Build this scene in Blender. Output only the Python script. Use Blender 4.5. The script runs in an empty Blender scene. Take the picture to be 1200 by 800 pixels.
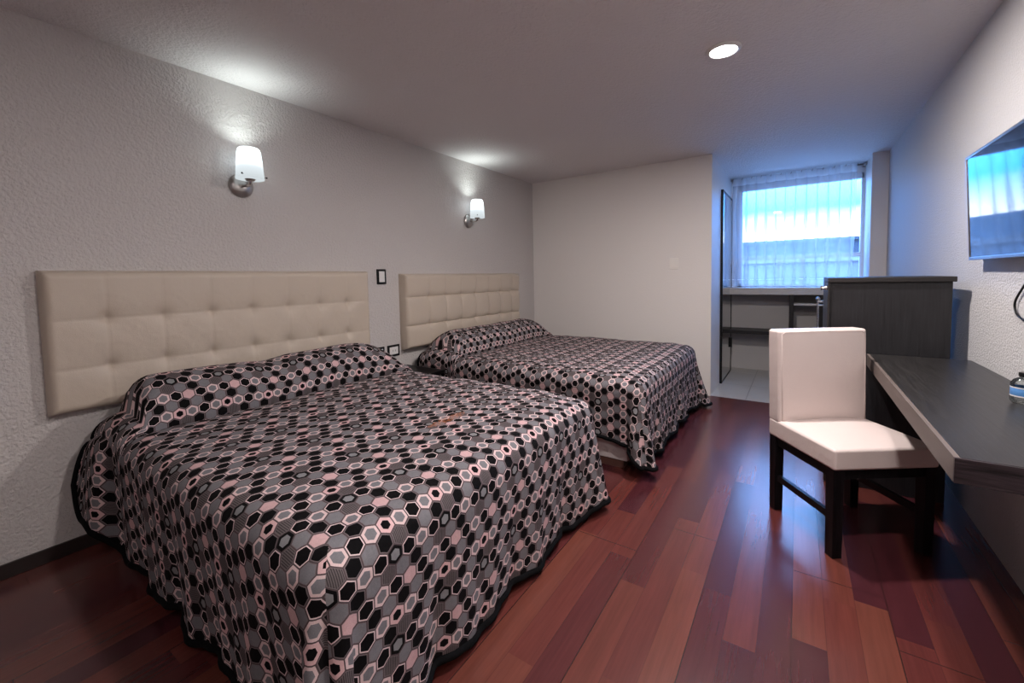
import bpy, bmesh, math, random
from mathutils import Vector, Matrix
PI = math.pi
random.seed(7)
scn = bpy.context.scene
COL = scn.collection

# ------------------------------------------------------------------ node helpers
class NT:
    def __init__(s, name, world=None):
        if world: s.t = world.node_tree
        else:
            s.m = bpy.data.materials.new(name); s.m.use_nodes = True; s.t = s.m.node_tree
        s.t.nodes.clear()
    def n(s, typ, **kw):
        x = s.t.nodes.new(typ)
        for k, v in kw.items(): setattr(x, k, v)
        return x
    def link(s, a, b): s.t.links.new(a, b)
    def put(s, sock, v):
        if v is None: return
        if hasattr(v, 'is_linked') or isinstance(v, bpy.types.NodeSocket): s.link(v, sock)
        else: sock.default_value = v
    def m_(s, op, a, b=None, c=None):
        x = s.n('ShaderNodeMath', operation=op)
        s.put(x.inputs[0], a); s.put(x.inputs[1], b); s.put(x.inputs[2], c)
        return x.outputs[0]
    def mix(s, f, a, b, mode='MIX'):
        x = s.n('ShaderNodeMix', data_type='RGBA', blend_type=mode)
        s.put(x.inputs[0], f)
        for i, v in ((6, a), (7, b)):
            if isinstance(v, tuple) and len(v) == 3: v = v + (1,)
            s.put(x.inputs[i], v)
        return x.outputs[2]
    def mixf(s, f, a, b):
        x = s.n('ShaderNodeMix', data_type='FLOAT')
        s.put(x.inputs[0], f); s.put(x.inputs[2], a); s.put(x.inputs[3], b)
        return x.outputs[0]
    def ramp(s, f, stops, interp='LINEAR'):
        x = s.n('ShaderNodeValToRGB'); r = x.color_ramp; r.interpolation = interp
        while len(r.elements) > 1: r.elements.remove(r.elements[-1])
        for i, (p, c) in enumerate(stops):
            e = r.elements[0] if i == 0 else r.elements.new(p)
            e.position = p
            e.color = c + (1,) if isinstance(c, tuple) else (c, c, c, 1)
        s.put(x.inputs[0], f)
        return x.outputs[0]
    def noise(s, vec, scale, detail=2, rough=.5):
        x = s.n('ShaderNodeTexNoise'); s.put(x.inputs['Vector'], vec)
        x.inputs['Scale'].default_value = scale; x.inputs['Detail'].default_value = detail; x.inputs['Roughness'].default_value = rough
        return x.outputs[0]
    def mapping(s, vec, scale):
        x = s.n('ShaderNodeMapping'); s.put(x.inputs[0], vec); x.inputs['Scale'].default_value = scale
        return x.outputs[0]
    def bump(s, h, dist, strength=1.0, normal=None):
        x = s.n('ShaderNodeBump'); s.put(x.inputs['Height'], h); x.inputs['Distance'].default_value = dist; x.inputs['Strength'].default_value = strength
        if normal: s.put(x.inputs['Normal'], normal)
        return x.outputs[0]
    def finish(s, color, rough=.5, metal=0., normal=None, spec=.5, coat=0., emis=None, estr=0., sheen=0., trans=0., coat_rough=.1, ior=1.5):
        b = s.n('ShaderNodeBsdfPrincipled'); o = s.n('ShaderNodeOutputMaterial')
        if isinstance(color, tuple) and len(color) == 3: color = color + (1,)
        s.put(b.inputs['Base Color'], color); s.put(b.inputs['Roughness'], rough); s.put(b.inputs['Metallic'], metal)
        s.put(b.inputs['Specular IOR Level'], spec); s.put(b.inputs['Coat Weight'], coat); s.put(b.inputs['Coat Roughness'], coat_rough)
        s.put(b.inputs['Sheen Weight'], sheen); s.put(b.inputs['Transmission Weight'], trans); b.inputs['IOR'].default_value = ior
        if emis: s.put(b.inputs['Emission Color'], emis + (1,)); b.inputs['Emission Strength'].default_value = estr
        if normal: s.put(b.inputs['Normal'], normal)
        s.link(b.outputs[0], o.inputs[0])
        return s.m
    def obj(s): return s.n('ShaderNodeTexCoord').outputs['Object']

def simple(name, col, rough=.5, metal=0., spec=.5, nscale=40, namp=.06, bump=0., coat=0., **kw):
    t = NT(name); o = t.obj(); nz = t.noise(o, nscale, 3)
    k = t.m_('MULTIPLY_ADD', nz, 2 * namp, 1 - namp)
    c = t.mix(1., col, k, 'MULTIPLY')
    return t.finish(c, rough, metal, t.bump(nz, bump) if bump else None, spec, coat, **kw)

def plaster(name, col, sc=70., d=.0035, rough=.6, spec=.3):
    t = NT(name); o = t.obj()
    a = t.noise(o, sc, 3, .55); b = t.noise(o, sc * .35, 2); big = t.noise(o, 1.3, 2)
    h = t.m_('ADD', t.ramp(a, [(.38, 0.), (.62, 1.)]), t.m_('MULTIPLY', b, .6))
    c = t.mix(t.m_('MULTIPLY', big, .12), col, tuple(x * .8 for x in col))
    return t.finish(c, rough, 0., t.bump(h, d), spec)

M = {}
M['wall'] = plaster('textured_wall_paint', (.57, .54, .525), 75, .0026, .5, .4)
M['wall_r'] = plaster('stippled_wall_paint', (.58, .575, .58), 120, .0014)
M['wall_s'] = plaster('smooth_wall_paint', (.80, .765, .735), 60, .0004, .5, .35)
M['ceil'] = plaster('ceiling_paint', (.69, .655, .65), 60, .0022)
M['base'] = simple('dark_baseboard_wood', (.016, .009, .008), .4)
M['black'] = simple('black_lacquer', (.004, .0035, .004), .38, spec=.12)
M['dark'] = simple('black_plastic', (.006, .006, .007), .4, spec=.25)
M['chrome'] = simple('brushed_chrome', (.62, .60, .58), .22, 1., namp=.03)
M['chrome_dark'] = simple('satin_nickel', (.42, .40, .385), .28, 1., namp=.03)
M['switch'] = simple('cream_switch_plastic', (.84, .81, .76), .3, namp=.01)
M['white'] = simple('white_plastic', (.72, .71, .70), .35, namp=.02)
M['white_frame'] = simple('white_window_frame', (.74, .74, .76), .35, namp=.02)
M['counter'] = simple('pale_stone_counter', (.58, .57, .56), .25, nscale=14, namp=.12)
M['rodm'] = simple('dark_curtain_rod', (.10, .08, .06), .4)
M['basecloth'] = simple('quilted_base_cloth', (.58, .53, .52), .8, nscale=30, namp=.08, bump=.006)
M['mattress'] = simple('mattress_ticking', (.6, .58, .55), .8)
M['plinth'] = simple('brown_plinth_wood', (.10, .045, .035), .45)
M['label'] = simple('blue_bottle_label', (.10, .28, .62), .4)
M['parapet'] = simple('blue_grey_parapet', (.036, .042, .058), .8, nscale=3)
M['bounce_ground'] = simple('pale_bounce_ground', (.50, .48, .47), .8, nscale=2)  # unseen ground, kept pale to throw daylight back inside
M['parapet3'] = simple('pale_coping', (.15, .16, .19), .8, nscale=3)
M['parapet2'] = simple('pale_rooftop_wall', (.11, .12, .15), .8, nscale=3)

def leather(name, col):
    t = NT(name); o = t.obj()
    v = t.n('ShaderNodeTexVoronoi'); t.link(o, v.inputs['Vector']); v.inputs['Scale'].default_value = 420
    nz = t.noise(o, 6, 3)
    wr = t.noise(t.mapping(o, (1, 1, 1)), 22, 3)
    c = t.mix(t.m_('MULTIPLY', nz, .25), col, tuple(x * .82 for x in col))
    n1 = t.bump(v.outputs['Distance'], .0004); n2 = t.bump(wr, .0018, 1, n1)
    return t.finish(c, .42, 0., n2, .45)
M['hb'] = leather('beige_leatherette', (.53, .455, .375))
M['chair'] = leather('cream_pink_leatherette', (.70, .60, .57))

def stained(name, col, sc=(2, 40, 40), rough=.3, streak=.4, spec=.5):
    t = NT(name); o = t.obj(); g = t.noise(t.mapping(o, sc), 3, 5, .6)
    c = t.mix(t.ramp(g, [(.35, 0.), (.7, 1.)]), col, tuple(min(1, x * (1 + streak * 4)) for x in col))
    return t.finish(c, t.m_('MULTIPLY_ADD', g, .15, rough), 0., t.bump(g, .0006), spec)
M['desk_top'] = stained('espresso_desk_laminate', (.012, .011, .011), (40, 2, 2), .27, .3)
M['desk_end'] = stained('espresso_woodgrain_edge', (.009, .006, .007), (3, 50, 60), .35, .9, .25)
M['desk_edge'] = stained('taupe_desk_edge', (.115, .092, .084), (40, 2, 60), .4, .05)
M['cab'] = stained('black_cabinet_laminate', (.010, .0095, .011), (40, 40, 2), .3, .2, .45)
M['cab_top'] = stained('dark_brown_cabinet_top', (.011, .009, .009), (2, 40, 40), .35, .15)
M['leg'] = stained('black_painted_leg', (.003, .0025, .003), (30, 30, 2), .3, .6, .2)
M['shelf'] = stained('dark_shelf_laminate', (.012, .011, .012), (2, 40, 40), .35, .3, .3)

# wooden floor: three-strip boards, every strip with a colour of its own
def wood_floor():
    t = NT('red_brown_laminate_planks'); o = t.obj()
    s = t.n('ShaderNodeSeparateXYZ'); t.link(o, s.inputs[0]); X, Y = s.outputs[0], s.outputs[1]
    SW = .095
    xs = t.m_('DIVIDE', t.m_('SUBTRACT', X, .002), SW)
    si = t.m_('FLOOR', xs)
    w1 = t.n('ShaderNodeTexWhiteNoise', noise_dimensions='1D'); t.link(t.m_('ADD', si, 500.5), w1.inputs['W'])
    yo = t.m_('MULTIPLY_ADD', w1.outputs[0], 7.3, Y)
    yr = t.m_('DIVIDE', yo, 1.0); yi = t.m_('FLOOR', yr)
    cmb = t.n('ShaderNodeCombineXYZ'); t.link(t.m_('ADD', si, 500.5), cmb.inputs[0]); t.link(t.m_('ADD', yi, 311.5), cmb.inputs[1])
    w2 = t.n('ShaderNodeTexWhiteNoise', noise_dimensions='2D'); t.link(cmb.outputs[0], w2.inputs['Vector'])
    r = w2.outputs[0]
    base = t.ramp(r, [(0., (.058, .0130, .018)), (.2, (.078, .018, .020)), (.42, (.102, .0245, .022)), (.7, (.118, .030, .024)), (1., (.142, .042, .029))])
    off = t.n('ShaderNodeVectorMath', operation='ADD'); t.link(o, off.inputs[0])
    c2 = t.n('ShaderNodeCombineXYZ'); t.link(t.m_('MULTIPLY', r, 37.), c2.inputs[2]); t.link(c2.outputs[0], off.inputs[1])
    g = t.noise(t.mapping(off.outputs[0], (55, 2.2, 1)), 1.6, 6, .62)
    g2 = t.noise(t.mapping(off.outputs[0], (9, 1.1, 1)), 1.5, 3, .6)
    k = t.m_('MULTIPLY_ADD', g, .55, t.m_('MULTIPLY_ADD', g2, .5, .40))
    c = t.mix(1., base, k, 'MULTIPLY')
    # board joints
    bx = t.m_('FRACT', t.m_('DIVIDE', t.m_('SUBTRACT', X, .002), SW * 3))
    bi = t.m_('FLOOR', t.m_('DIVIDE', t.m_('SUBTRACT', X, .002), SW * 3))
    gx = t.m_('MINIMUM', bx, t.m_('SUBTRACT', 1., bx))
    gx = t.m_('LESS_THAN', t.m_('MULTIPLY', gx, SW * 3), .0018)
    w3 = t.n('ShaderNodeTexWhiteNoise', noise_dimensions='1D'); t.link(t.m_('ADD', bi, 200.5), w3.inputs['W'])
    by = t.m_('FRACT', t.m_('DIVIDE', t.m_('MULTIPLY_ADD', w3.outputs[0], 3.1, Y), 1.24))
    gy = t.m_('MINIMUM', by, t.m_('SUBTRACT', 1., by)); gy = t.m_('LESS_THAN', t.m_('MULTIPLY', gy, 1.24), .0016)
    gap = t.m_('MAXIMUM', gx, gy)
    sx = t.m_('FRACT', xs); sx = t.m_('MINIMUM', sx, t.m_('SUBTRACT', 1., sx)); sx = t.m_('LESS_THAN', sx, .012)
    c = t.mix(t.m_('MULTIPLY', sx, .35), c, (.03, .01, .01))
    c = t.mix(t.m_('MULTIPLY', gap, .7), c, (.02, .008, .008))
    sm = t.noise(o, 2.2, 4, .6)
    ro = .235
    h = t.m_('SUBTRACT', 0., gap)
    return t.finish(c, ro, 0., t.bump(h, .0007), .8)
M['floor'] = wood_floor()

def tile_floor():
    t = NT('pale_floor_tile'); o = t.obj()
    s = t.n('ShaderNodeSeparateXYZ'); t.link(o, s.inputs[0]); X, Y = s.outputs[0], s.outputs[1]
    def g(v, off, p):
        f = t.m_('FRACT', t.m_('DIVIDE', t.m_('SUBTRACT', v, off), p)); f = t.m_('MINIMUM', f, t.m_('SUBTRACT', 1., f))
        return t.m_('LESS_THAN', t.m_('MULTIPLY', f, p), .0025)
    gap = t.m_('MAXIMUM', g(X, -.395, .6), g(Y, 4.53, .6))
    nz = t.noise(o, 5, 4)
    c = t.mix(nz, (.40, .39, .37), (.49, .48, .46)); c = t.mix(gap, c, (.2, .19, .18))
    return t.finish(c, .32, 0., t.bump(t.m_('SUBTRACT', 1., gap), .001), .5)
M['tile'] = tile_floor()

def low_wall():
    t = NT('grey_block_wall_paint'); o = t.obj()
    s = t.n('ShaderNodeSeparateXYZ'); t.link(o, s.inputs[0])
    f = t.m_('FRACT', t.m_('DIVIDE', s.outputs[2], .2)); f = t.m_('LESS_THAN', f, .03)
    return t.finish(t.mix(t.m_('MULTIPLY', f, .2), (.50, .48, .47), (.4, .39, .38)), .6)
M['low'] = low_wall()

# bedspread print: hexagons in a four by six repeat
def hexcloth():
    t = NT('hexagon_print_bedspread'); P = .0465; H = math.sqrt(3)
    uv = t.n('ShaderNodeUVMap'); uv.uv_map = 'UVMap'
    s = t.n('ShaderNodeSeparateXYZ'); t.link(uv.outputs[0], s.inputs[0])
    x = t.m_('DIVIDE', s.outputs[0], P); y = t.m_('DIVIDE', s.outputs[1], P * H)
    def cand(o):
        xs = t.m_('SUBTRACT', x, o); ys = t.m_('SUBTRACT', y, o)
        cx = t.m_('ROUND', xs); cy = t.m_('ROUND', ys)
        dx = t.m_('ABSOLUTE', t.m_('SUBTRACT', xs, cx)); dy = t.m_('MULTIPLY', t.m_('ABSOLUTE', t.m_('SUBTRACT', ys, cy)), H)
        d = t.m_('MAXIMUM', dx, t.m_('ADD', t.m_('MULTIPLY', dx, .5), t.m_('MULTIPLY', dy, H / 2)))
        idx = t.m_('ADD', t.m_('MULTIPLY', t.m_('FLOORED_MODULO', cy, 3.), 4.), t.m_('FLOORED_MODULO', cx, 4.))
        return d, idx
    d0, i0 = cand(0.); d1, i1 = cand(.5)
    sel = t.m_('LESS_THAN', d1, d0)
    d = t.m_('MINIMUM', d0, d1)
    idx = t.mixf(sel, i0, t.m_('ADD', i1, 12.))
    fac = t.m_('DIVIDE', t.m_('ADD', idx, .5), 24.)
    tab = 'PBRB' 'RBRQ' 'BRBT' 'GKGK' 'KGKH' 'KGHG'
    pink = (.64, .42, .425); pk2 = (.68, .54, .54); blk = (.0045, .004, .0045); gry = (.20, .195, .21); mv = (.17, .14, .145)
    spec = {'P': (mv, pink, .435), 'B': (pk2, blk, .40), 'R': ((.65, .50, .495), gry, .31), 'K': (mv, blk, .415),
            'G': (mv, gry, .43), 'H': (mv, (.13, .11, .112), .43), 'Q': (pink, blk, .26), 'T': (blk, (.25, .25, .26), .29)}
    ring = t.ramp(fac, [(i / 24, spec[c][0]) for i, c in enumerate(tab)], 'CONSTANT')
    fill = t.ramp(fac, [(i / 24, spec[c][1]) for i, c in enumerate(tab)], 'CONSTANT')
    rad = t.ramp(fac, [(i / 24, spec[c][2]) for i, c in enumerate(tab)], 'CONSTANT')
    hat = t.ramp(fac, [(i / 24, 1. if c == 'H' else 0.) for i, c in enumerate(tab)], 'CONSTANT')
    dot = t.ramp(fac, [(i / 24, 1. if c in 'GRTP' else 0.) for i, c in enumerate(tab)], 'CONSTANT')
    inn = t.m_('LESS_THAN', d, rad)
    st = t.m_('GREATER_THAN', t.m_('SINE', t.m_('MULTIPLY', x, 2 * PI * 9)), .1)
    fill = t.mix(t.m_('MULTIPLY', t.m_('MULTIPLY', st, hat), .8), fill, (.03, .025, .028))
    nz = t.noise(uv.outputs[0], 420, 2); nb = t.noise(uv.outputs[0], 90, 3)
    fill = t.mix(t.m_('MULTIPLY', dot, t.m_('MULTIPLY', nb, .5)), fill, t.mix(1., fill, (.55, .55, .55), 'MULTIPLY'))
    c = t.mix(inn, ring, fill)
    gap = t.m_('GREATER_THAN', d, .462)
    c = t.mix(gap, c, (.085, .062, .066))
    c = t.mix(1., c, t.m_('MULTIPLY_ADD', nz, .5, .75), 'MULTIPLY')
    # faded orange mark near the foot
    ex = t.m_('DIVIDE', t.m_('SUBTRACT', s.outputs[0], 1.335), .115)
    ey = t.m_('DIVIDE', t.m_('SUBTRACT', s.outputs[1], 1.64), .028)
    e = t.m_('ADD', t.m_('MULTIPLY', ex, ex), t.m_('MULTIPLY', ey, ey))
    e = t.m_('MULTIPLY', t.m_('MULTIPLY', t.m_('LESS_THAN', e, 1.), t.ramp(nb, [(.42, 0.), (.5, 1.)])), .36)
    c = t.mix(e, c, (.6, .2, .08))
    w = t.n('ShaderNodeTexWave'); t.link(uv.outputs[0], w.inputs[0]); w.inputs['Scale'].default_value = 260
    wr = t.noise(uv.outputs[0], 14, 4, .6)
    nn = t.bump(wr, .007, .8, t.bump(w.outputs[0], .0003))
    return t.finish(c, .85, 0., nn, .08)
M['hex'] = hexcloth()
M['hem'] = simple('black_hem_binding', (.0035, .0035, .004), .9, spec=.08, bump=.001, nscale=90)

def sheer(name='sheer_curtain_voile', op=.41):
    t = NT(name); o = t.n('ShaderNodeOutputMaterial')
    tr = t.n('ShaderNodeBsdfTransparent'); tl = t.n('ShaderNodeBsdfTranslucent'); df = t.n('ShaderNodeBsdfDiffuse')
    nz = t.noise(t.mapping(t.obj(), (60, 60, 4)), 4, 2)
    col = t.mix(nz, (.80, .82, .87), (.90, .91, .95))
    t.link(col, tl.inputs[0]); t.link(col, df.inputs[0])
    m1 = t.n('ShaderNodeMixShader'); m1.inputs[0].default_value = .45; t.link(tl.outputs[0], m1.inputs[1]); t.link(df.outputs[0], m1.inputs[2])
    m2 = t.n('ShaderNodeMixShader'); m2.inputs[0].default_value = op; t.link(tr.outputs[0], m2.inputs[1]); t.link(m1.outputs[0], m2.inputs[2])
    t.link(m2.outputs[0], o.inputs[0]); return t.m
M['sheer'] = sheer(); M['sheer_h'] = sheer('curtain_heading_tape', .86)

def opal():
    t = NT('lit_opal_glass'); o = t.n('ShaderNodeOutputMaterial')
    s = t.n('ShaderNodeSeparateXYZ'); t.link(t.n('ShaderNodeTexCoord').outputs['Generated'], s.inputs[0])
    st = t.ramp(s.outputs[2], [(0., .62), (.36, .75), (.66, 1.2), (1., 1.6)])  # glow painted in: weaker towards the bottom of the shade
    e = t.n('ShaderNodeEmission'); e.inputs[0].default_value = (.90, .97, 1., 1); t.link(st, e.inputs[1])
    tl = t.n('ShaderNodeBsdfTranslucent'); t.link(t.ramp(s.outputs[2], [(0., (.10, .12, .13)), (.36, (.16, .18, .20)), (.66, (.7, .74, .78)), (1., (.97, .98, 1.))]), tl.inputs[0])  # tint painted darker below, as if less bulb light came through
    a = t.n('ShaderNodeAddShader'); t.link(e.outputs[0], a.inputs[0])
    mx = t.n('ShaderNodeMixShader'); mx.inputs[0].default_value = .72
    t.link(tl.outputs[0], mx.inputs[1]); t.link(e.outputs[0], mx.inputs[2])
    t.link(mx.outputs[0], o.inputs[0]); return t.m
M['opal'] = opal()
def emit(name, col, st):
    t = NT(name); o = t.n('ShaderNodeOutputMaterial'); e = t.n('ShaderNodeEmission')
    e.inputs[0].default_value = col + (1,); e.inputs[1].default_value = st; t.link(e.outputs[0], o.inputs[0]); return t.m
M['led'] = emit('lit_led_diffuser', (1., .97, .95), 14.)
def glassy(name, tint, op, rough):
    t = NT(name); o = t.n('ShaderNodeOutputMaterial')
    tr = t.n('ShaderNodeBsdfTransparent'); tr.inputs[0].default_value = tint + (1,)
    g = t.n('ShaderNodeBsdfGlossy'); g.inputs['Roughness'].default_value = rough
    fr = t.n('ShaderNodeFresnel'); fr.inputs[0].default_value = 1.45
    k = t.m_('MULTIPLY_ADD', fr.outputs[0], op, .0)
    mx = t.n('ShaderNodeMixShader'); t.link(k, mx.inputs[0]); t.link(tr.outputs[0], mx.inputs[1]); t.link(g.outputs[0], mx.inputs[2])
    t.link(mx.outputs[0], o.inputs[0]); return t.m
M['glass'] = glassy('window_glass', (.97, .99, 1.), .5, .02)
M['pet'] = glassy('clear_bottle_plastic', (.88, .91, .91), .9, .08)
M['screen'] = NT('glossy_black_screen').finish((.004, .004, .006), .045, 0., None, .6, coat=.35, coat_rough=.03, ior=1.5)
M['mirror'] = NT('dark_mirrored_door').finish((.62, .64, .67), .05, 1.)

# ------------------------------------------------------------------ mesh helpers
def mesh_obj(name, bm, mat, parent=None, smooth=False, angle=None):
    me = bpy.data.meshes.new(name); bm.normal_update(); bm.to_mesh(me); bm.free()
    if not isinstance(mat, (list, tuple)): mat = [mat]
    for m in mat: me.materials.append(m)
    if smooth:
        for p in me.polygons: p.use_smooth = True
        if angle: me.set_sharp_from_angle(angle=math.radians(angle))
    o = bpy.data.objects.new(name, me); COL.objects.link(o)
    if smooth and angle:
        wn = o.modifiers.new('wn', 'WEIGHTED_NORMAL'); wn.keep_sharp = True; wn.weight = 100
    if parent: o.parent = parent
    return o
def bx(bm, x0, x1, y0, y1, z0, z1, bev=0., seg=2, mi=0):
    r = bmesh.ops.create_cube(bm, size=1.)
    vs = r['verts']
    for v in vs:
        v.co = Vector((x0 + (v.co.x + .5) * (x1 - x0), y0 + (v.co.y + .5) * (y1 - y0), z0 + (v.co.z + .5) * (z1 - z0)))
    fs = {f for v in vs for f in v.link_faces}
    for f in fs: f.material_index = mi
    if bev:
        es = list({e for v in vs for e in v.link_edges})
        bmesh.ops.bevel(bm, geom=es, offset=bev, segments=seg, affect='EDGES', profile=.5)
    return bm
def box(name, a, mat, parent=None, bev=0., seg=2):
    bm = bmesh.new(); bx(bm, *a, bev=bev, seg=seg)
    return mesh_obj(name, bm, mat, parent, smooth=bev > 0, angle=40 if bev else None)
def tube(bm, pts, r, n=10, cap=True, flat=1.):
    pts = [Vector(p) for p in pts]; rings = []
    up = Vector((0, 0, 1))
    prev = None
    for i, p in enumerate(pts):
        d = (pts[min(i + 1, len(pts) - 1)] - pts[max(i - 1, 0)]).normalized()
        if prev is None:
            a = d.cross(up)
            if a.length < .1: a = d.cross(Vector((1, 0, 0)))
        else:
            a = prev - d * prev.dot(d)
            if a.length < 1e-4: a = d.cross(up)
        a.normalize(); prev = a; b = d.cross(a)
        rr = r[i] if isinstance(r, (list, tuple)) else r
        rings.append([bm.verts.new(p + a * math.cos(2 * PI * k / n) * rr + b * math.sin(2 * PI * k / n) * rr * flat) for k in range(n)])
    for A, B in zip(rings, rings[1:]):
        for k in range(n): bm.faces.new((A[k], A[(k + 1) % n], B[(k + 1) % n], B[k]))
    if cap: bm.faces.new(rings[0][::-1]); bm.faces.new(rings[-1])
    return bm
def lathe(bm, prof, n=32, M4=None, close=False):
    rings = []
    for r, z in prof:
        if r < 1e-5: rings.append([bm.verts.new((0, 0, z))])
        else: rings.append([bm.verts.new((r * math.cos(2 * PI * k / n), r * math.sin(2 * PI * k / n), z)) for k in range(n)])
    if close: rings.append(rings[0])
    for A, B in zip(rings, rings[1:]):
        for k in range(n):
            q = (k + 1) % n
            if len(A) == 1 and len(B) == 1: continue
            if len(A) == 1: bm.faces.new((A[0], B[q], B[k]))
            elif len(B) == 1: bm.faces.new((A[k], A[q], B[0]))
            else: bm.faces.new((A[k], A[q], B[q], B[k]))
    if M4:
        done = set()
        for R in rings:
            for v in R:
                if v not in done: v.co = M4 @ v.co; done.add(v)
    return bm
def thing(name, label, cat, loc=(0, 0, 0), rz=0., group=None):
    o = bpy.data.objects.new(name, None); COL.objects.link(o); o.empty_display_size = .1
    o.location = loc; o.rotation_euler = (0, 0, rz); return tag(o, label, cat, group)
def tag(o, label, cat, group=None):
    o['label'] = label; o['category'] = cat
    if group: o['group'] = group
    return o
def struct(o, label=None):
    o['kind'] = 'structure'
    if label: o['label'] = label
    return o
def copy_tree(o, loc, label=None):
    r = o.copy(); COL.objects.link(r); r.location = loc
    if label: r['label'] = label
    def rec(src, dst):
        for ch in list(src.children):
            c = ch.copy(); COL.objects.link(c); c.parent = dst; rec(ch, c)
    rec(o, r); return r

# ------------------------------------------------------------------ the room
XL, XR, YB, H = -2.724, .715, 4.517, 2.36
XA, YW = -.70, 5.95
YR = -1.7
struct(box('floor', (XL - .1, XR + .1, YR - .1, 4.53, -.08, 0), M['floor']), 'red-brown laminate plank floor')
struct(box('floor_alcove', (XA - .3, XR + .1, 4.53, 6.35, -.08, 0), M['tile']), 'pale grey tiled floor of the window alcove')
struct(box('ceiling', (XL - .1, XR + .1, YR - .1, 6.35, H, H + .12), M['ceil']), 'grey-white textured ceiling')
struct(box('wall_left', (XL - .12, XL, YR - .1, YB + .1, 0, H), M['wall']), 'textured greige wall behind the beds')
struct(box('wall_right', (XR, XR + .12, YR - .1, 6.35, 0, H), M['wall_r']), 'stippled pale wall on the desk side')
struct(box('wall_rear', (XL - .12, XR + .12, YR - .12, YR, 0, H), M['wall']), 'plain wall behind the viewer')
struct(box('wall_back', (XL - .12, XA, YB, 6.35, 0, H), M['wall_s']), 'smooth beige wall at the foot of the room')
struct(box('wall_pier', (.588, XR, 5.48, 6.35, 0, H), M['wall_s']), 'narrow beige wall beside the window')
struct(box('baseboard_left', (XL, XL + .013, YR, YB, 0, .063), M['base'], bev=.003), 'dark brown baseboard along the left wall')
bm = bmesh.new()
bx(bm, XA, .588, 6.05, 6.2, 0, 1.0); 
struct(mesh_obj('wall_under_window', bm, M['low']), 'grey wall under the window counter')
bm = bmesh.new()
bx(bm, XA, .588, YW + .0, 6.2, 2.27, H); bx(bm, XA, -.62, YW, 6.2, 1.0, 2.27); bx(bm, .575, .588, YW, 6.2, 1.0, 2.27)
struct(mesh_obj('wall_window', bm, M['wall_s']), 'wall around the window')
# window
win = bpy.data.objects.new('window_1', None); COL.objects.link(win); struct(win, 'white framed window with sky behind sheer curtain')
bm = bmesh.new(); X0, X1, Z0, Z1 = -.62, .575, 1.04, 2.27
bx(bm, X0, X0 + .045, YW, YW + .07, Z0, Z1, .003); bx(bm, X1 - .02, X1, YW, YW + .07, Z0, Z1, .003)
bx(bm, X0, X1, YW, YW + .07, Z1 - .06, Z1, .003); bx(bm, X0, X1, YW, YW + .07, Z0, Z0 + .045, .003)
mesh_obj('window_frame', bm, M['white_frame'], win, True, 40)
box('transom_bar', (X0, X1, YW + .005, YW + .06, 1.37, 1.415), M['white_frame'], win, .003)
bm = bmesh.new(); bx(bm, .02, .055, YW + .01, YW + .05, 1.08, 1.37, .003)
bx(bm, -.20, -.175, YW + .012, YW + .05, 1.08, 1.37, .003)
mesh_obj('mullion', bm, M['white_frame'], win, True, 40)
box('window_pane', (X0 + .04, X1 - .015, YW + .028, YW + .034, Z0 + .04, Z1 - .05), M['glass'], win)

# dark mirrored door lying against the alcove wall
dr = bpy.data.objects.new('door_1', None); COL.objects.link(dr); struct(dr, 'dark mirrored door on the left wall of the alcove')
box('mirror_panel', (XA + .004, XA + .020, 5.115, 5.85, .012, 2.10), M['mirror'], dr)
bm = bmesh.new()
bx(bm, XA, XA + .024, 5.095, 5.115, 0, 2.115); bx(bm, XA, XA + .024, 5.85, 5.866, 0, 2.115); bx(bm, XA, XA + .024, 5.095, 5.866, 2.10, 2.115)
bx(bm, XA, XA + .024, 5.095, 5.866, 0, .012)
mesh_obj('door_frame', bm, M['dark'], dr)
box('door_pull', (XA + .02, XA + .04, 5.80, 5.82, .30, .42), M['dark'], dr, .003)

# ------------------------------------------------------------------ alcove furniture
ct = box('counter_slab', (XA, .585, 5.70, 6.05, .956, 1.038), M['counter'], None, .006)
tag(ct, 'pale stone counter running under the window behind the cabinet', 'counter')
oc = thing('open_closet', 'dark open shelf unit on posts below the pale window counter', 'shelf unit', (-.05, 5.88, 0))
def P(name, a, mat, parent, bev=0.):
    L = parent.location
    b = (a[0] - L.x, a[1] - L.x, a[2] - L.y, a[3] - L.y, a[4] - L.z, a[5] - L.z)
    return box(name, b, mat, parent, bev)
P('shelf', (XA, -.07, 5.72, 6.04, .485, .525), M['shelf'], oc, .002)
P('post', (-.075, -.032, 5.72, 6.04, 0, .956), M['shelf'], oc, .002)
P('post', (.20, .235, 5.72, 6.04, 0, .956), M['shelf'], oc, .002)
p = P('upper_shelf', (-.032, .20, 5.74, 6.04, .835, .857), M['counter'], oc, .002); p['label'] = 'pale upper shelf'
# chrome stand next to the cabinet
cs = thing('chrome_stand', 'slim chrome tube stand with short arms just left of the black cabinet', 'stand', (.162, 4.9, 0))
bm = bmesh.new(); tube(bm, [(0, 0, .015), (0, 0, .5), (0, 0, .94)], .0085); mesh_obj('pole', bm, M['chrome'], cs, True, 50)
bm = bmesh.new(); lathe(bm, [(0, 0), (.07, 0), (.07, .008), (.02, .018), (0, .018)]); mesh_obj('stand_foot', bm, M['chrome'], cs, True, 50)
bm = bmesh.new(); lathe(bm, [(0, .935), (.012, .94), (.019, .955), (.012, .972), (0, .976)]); mesh_obj('finial', bm, M['chrome'], cs, True, 60)
bm = bmesh.new(); tube(bm, [(0, 0, .895), (.05, 0, .895), (.10, 0, .895)], .008); mesh_obj('arm', bm, M['chrome'], cs, True, 60)
bm = bmesh.new(); tube(bm, [(0, 0, .93), (.03, 0, .932), (.06, 0, .934)], .010); mesh_obj('arm', bm, M['chrome'], cs, True, 60)

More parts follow.
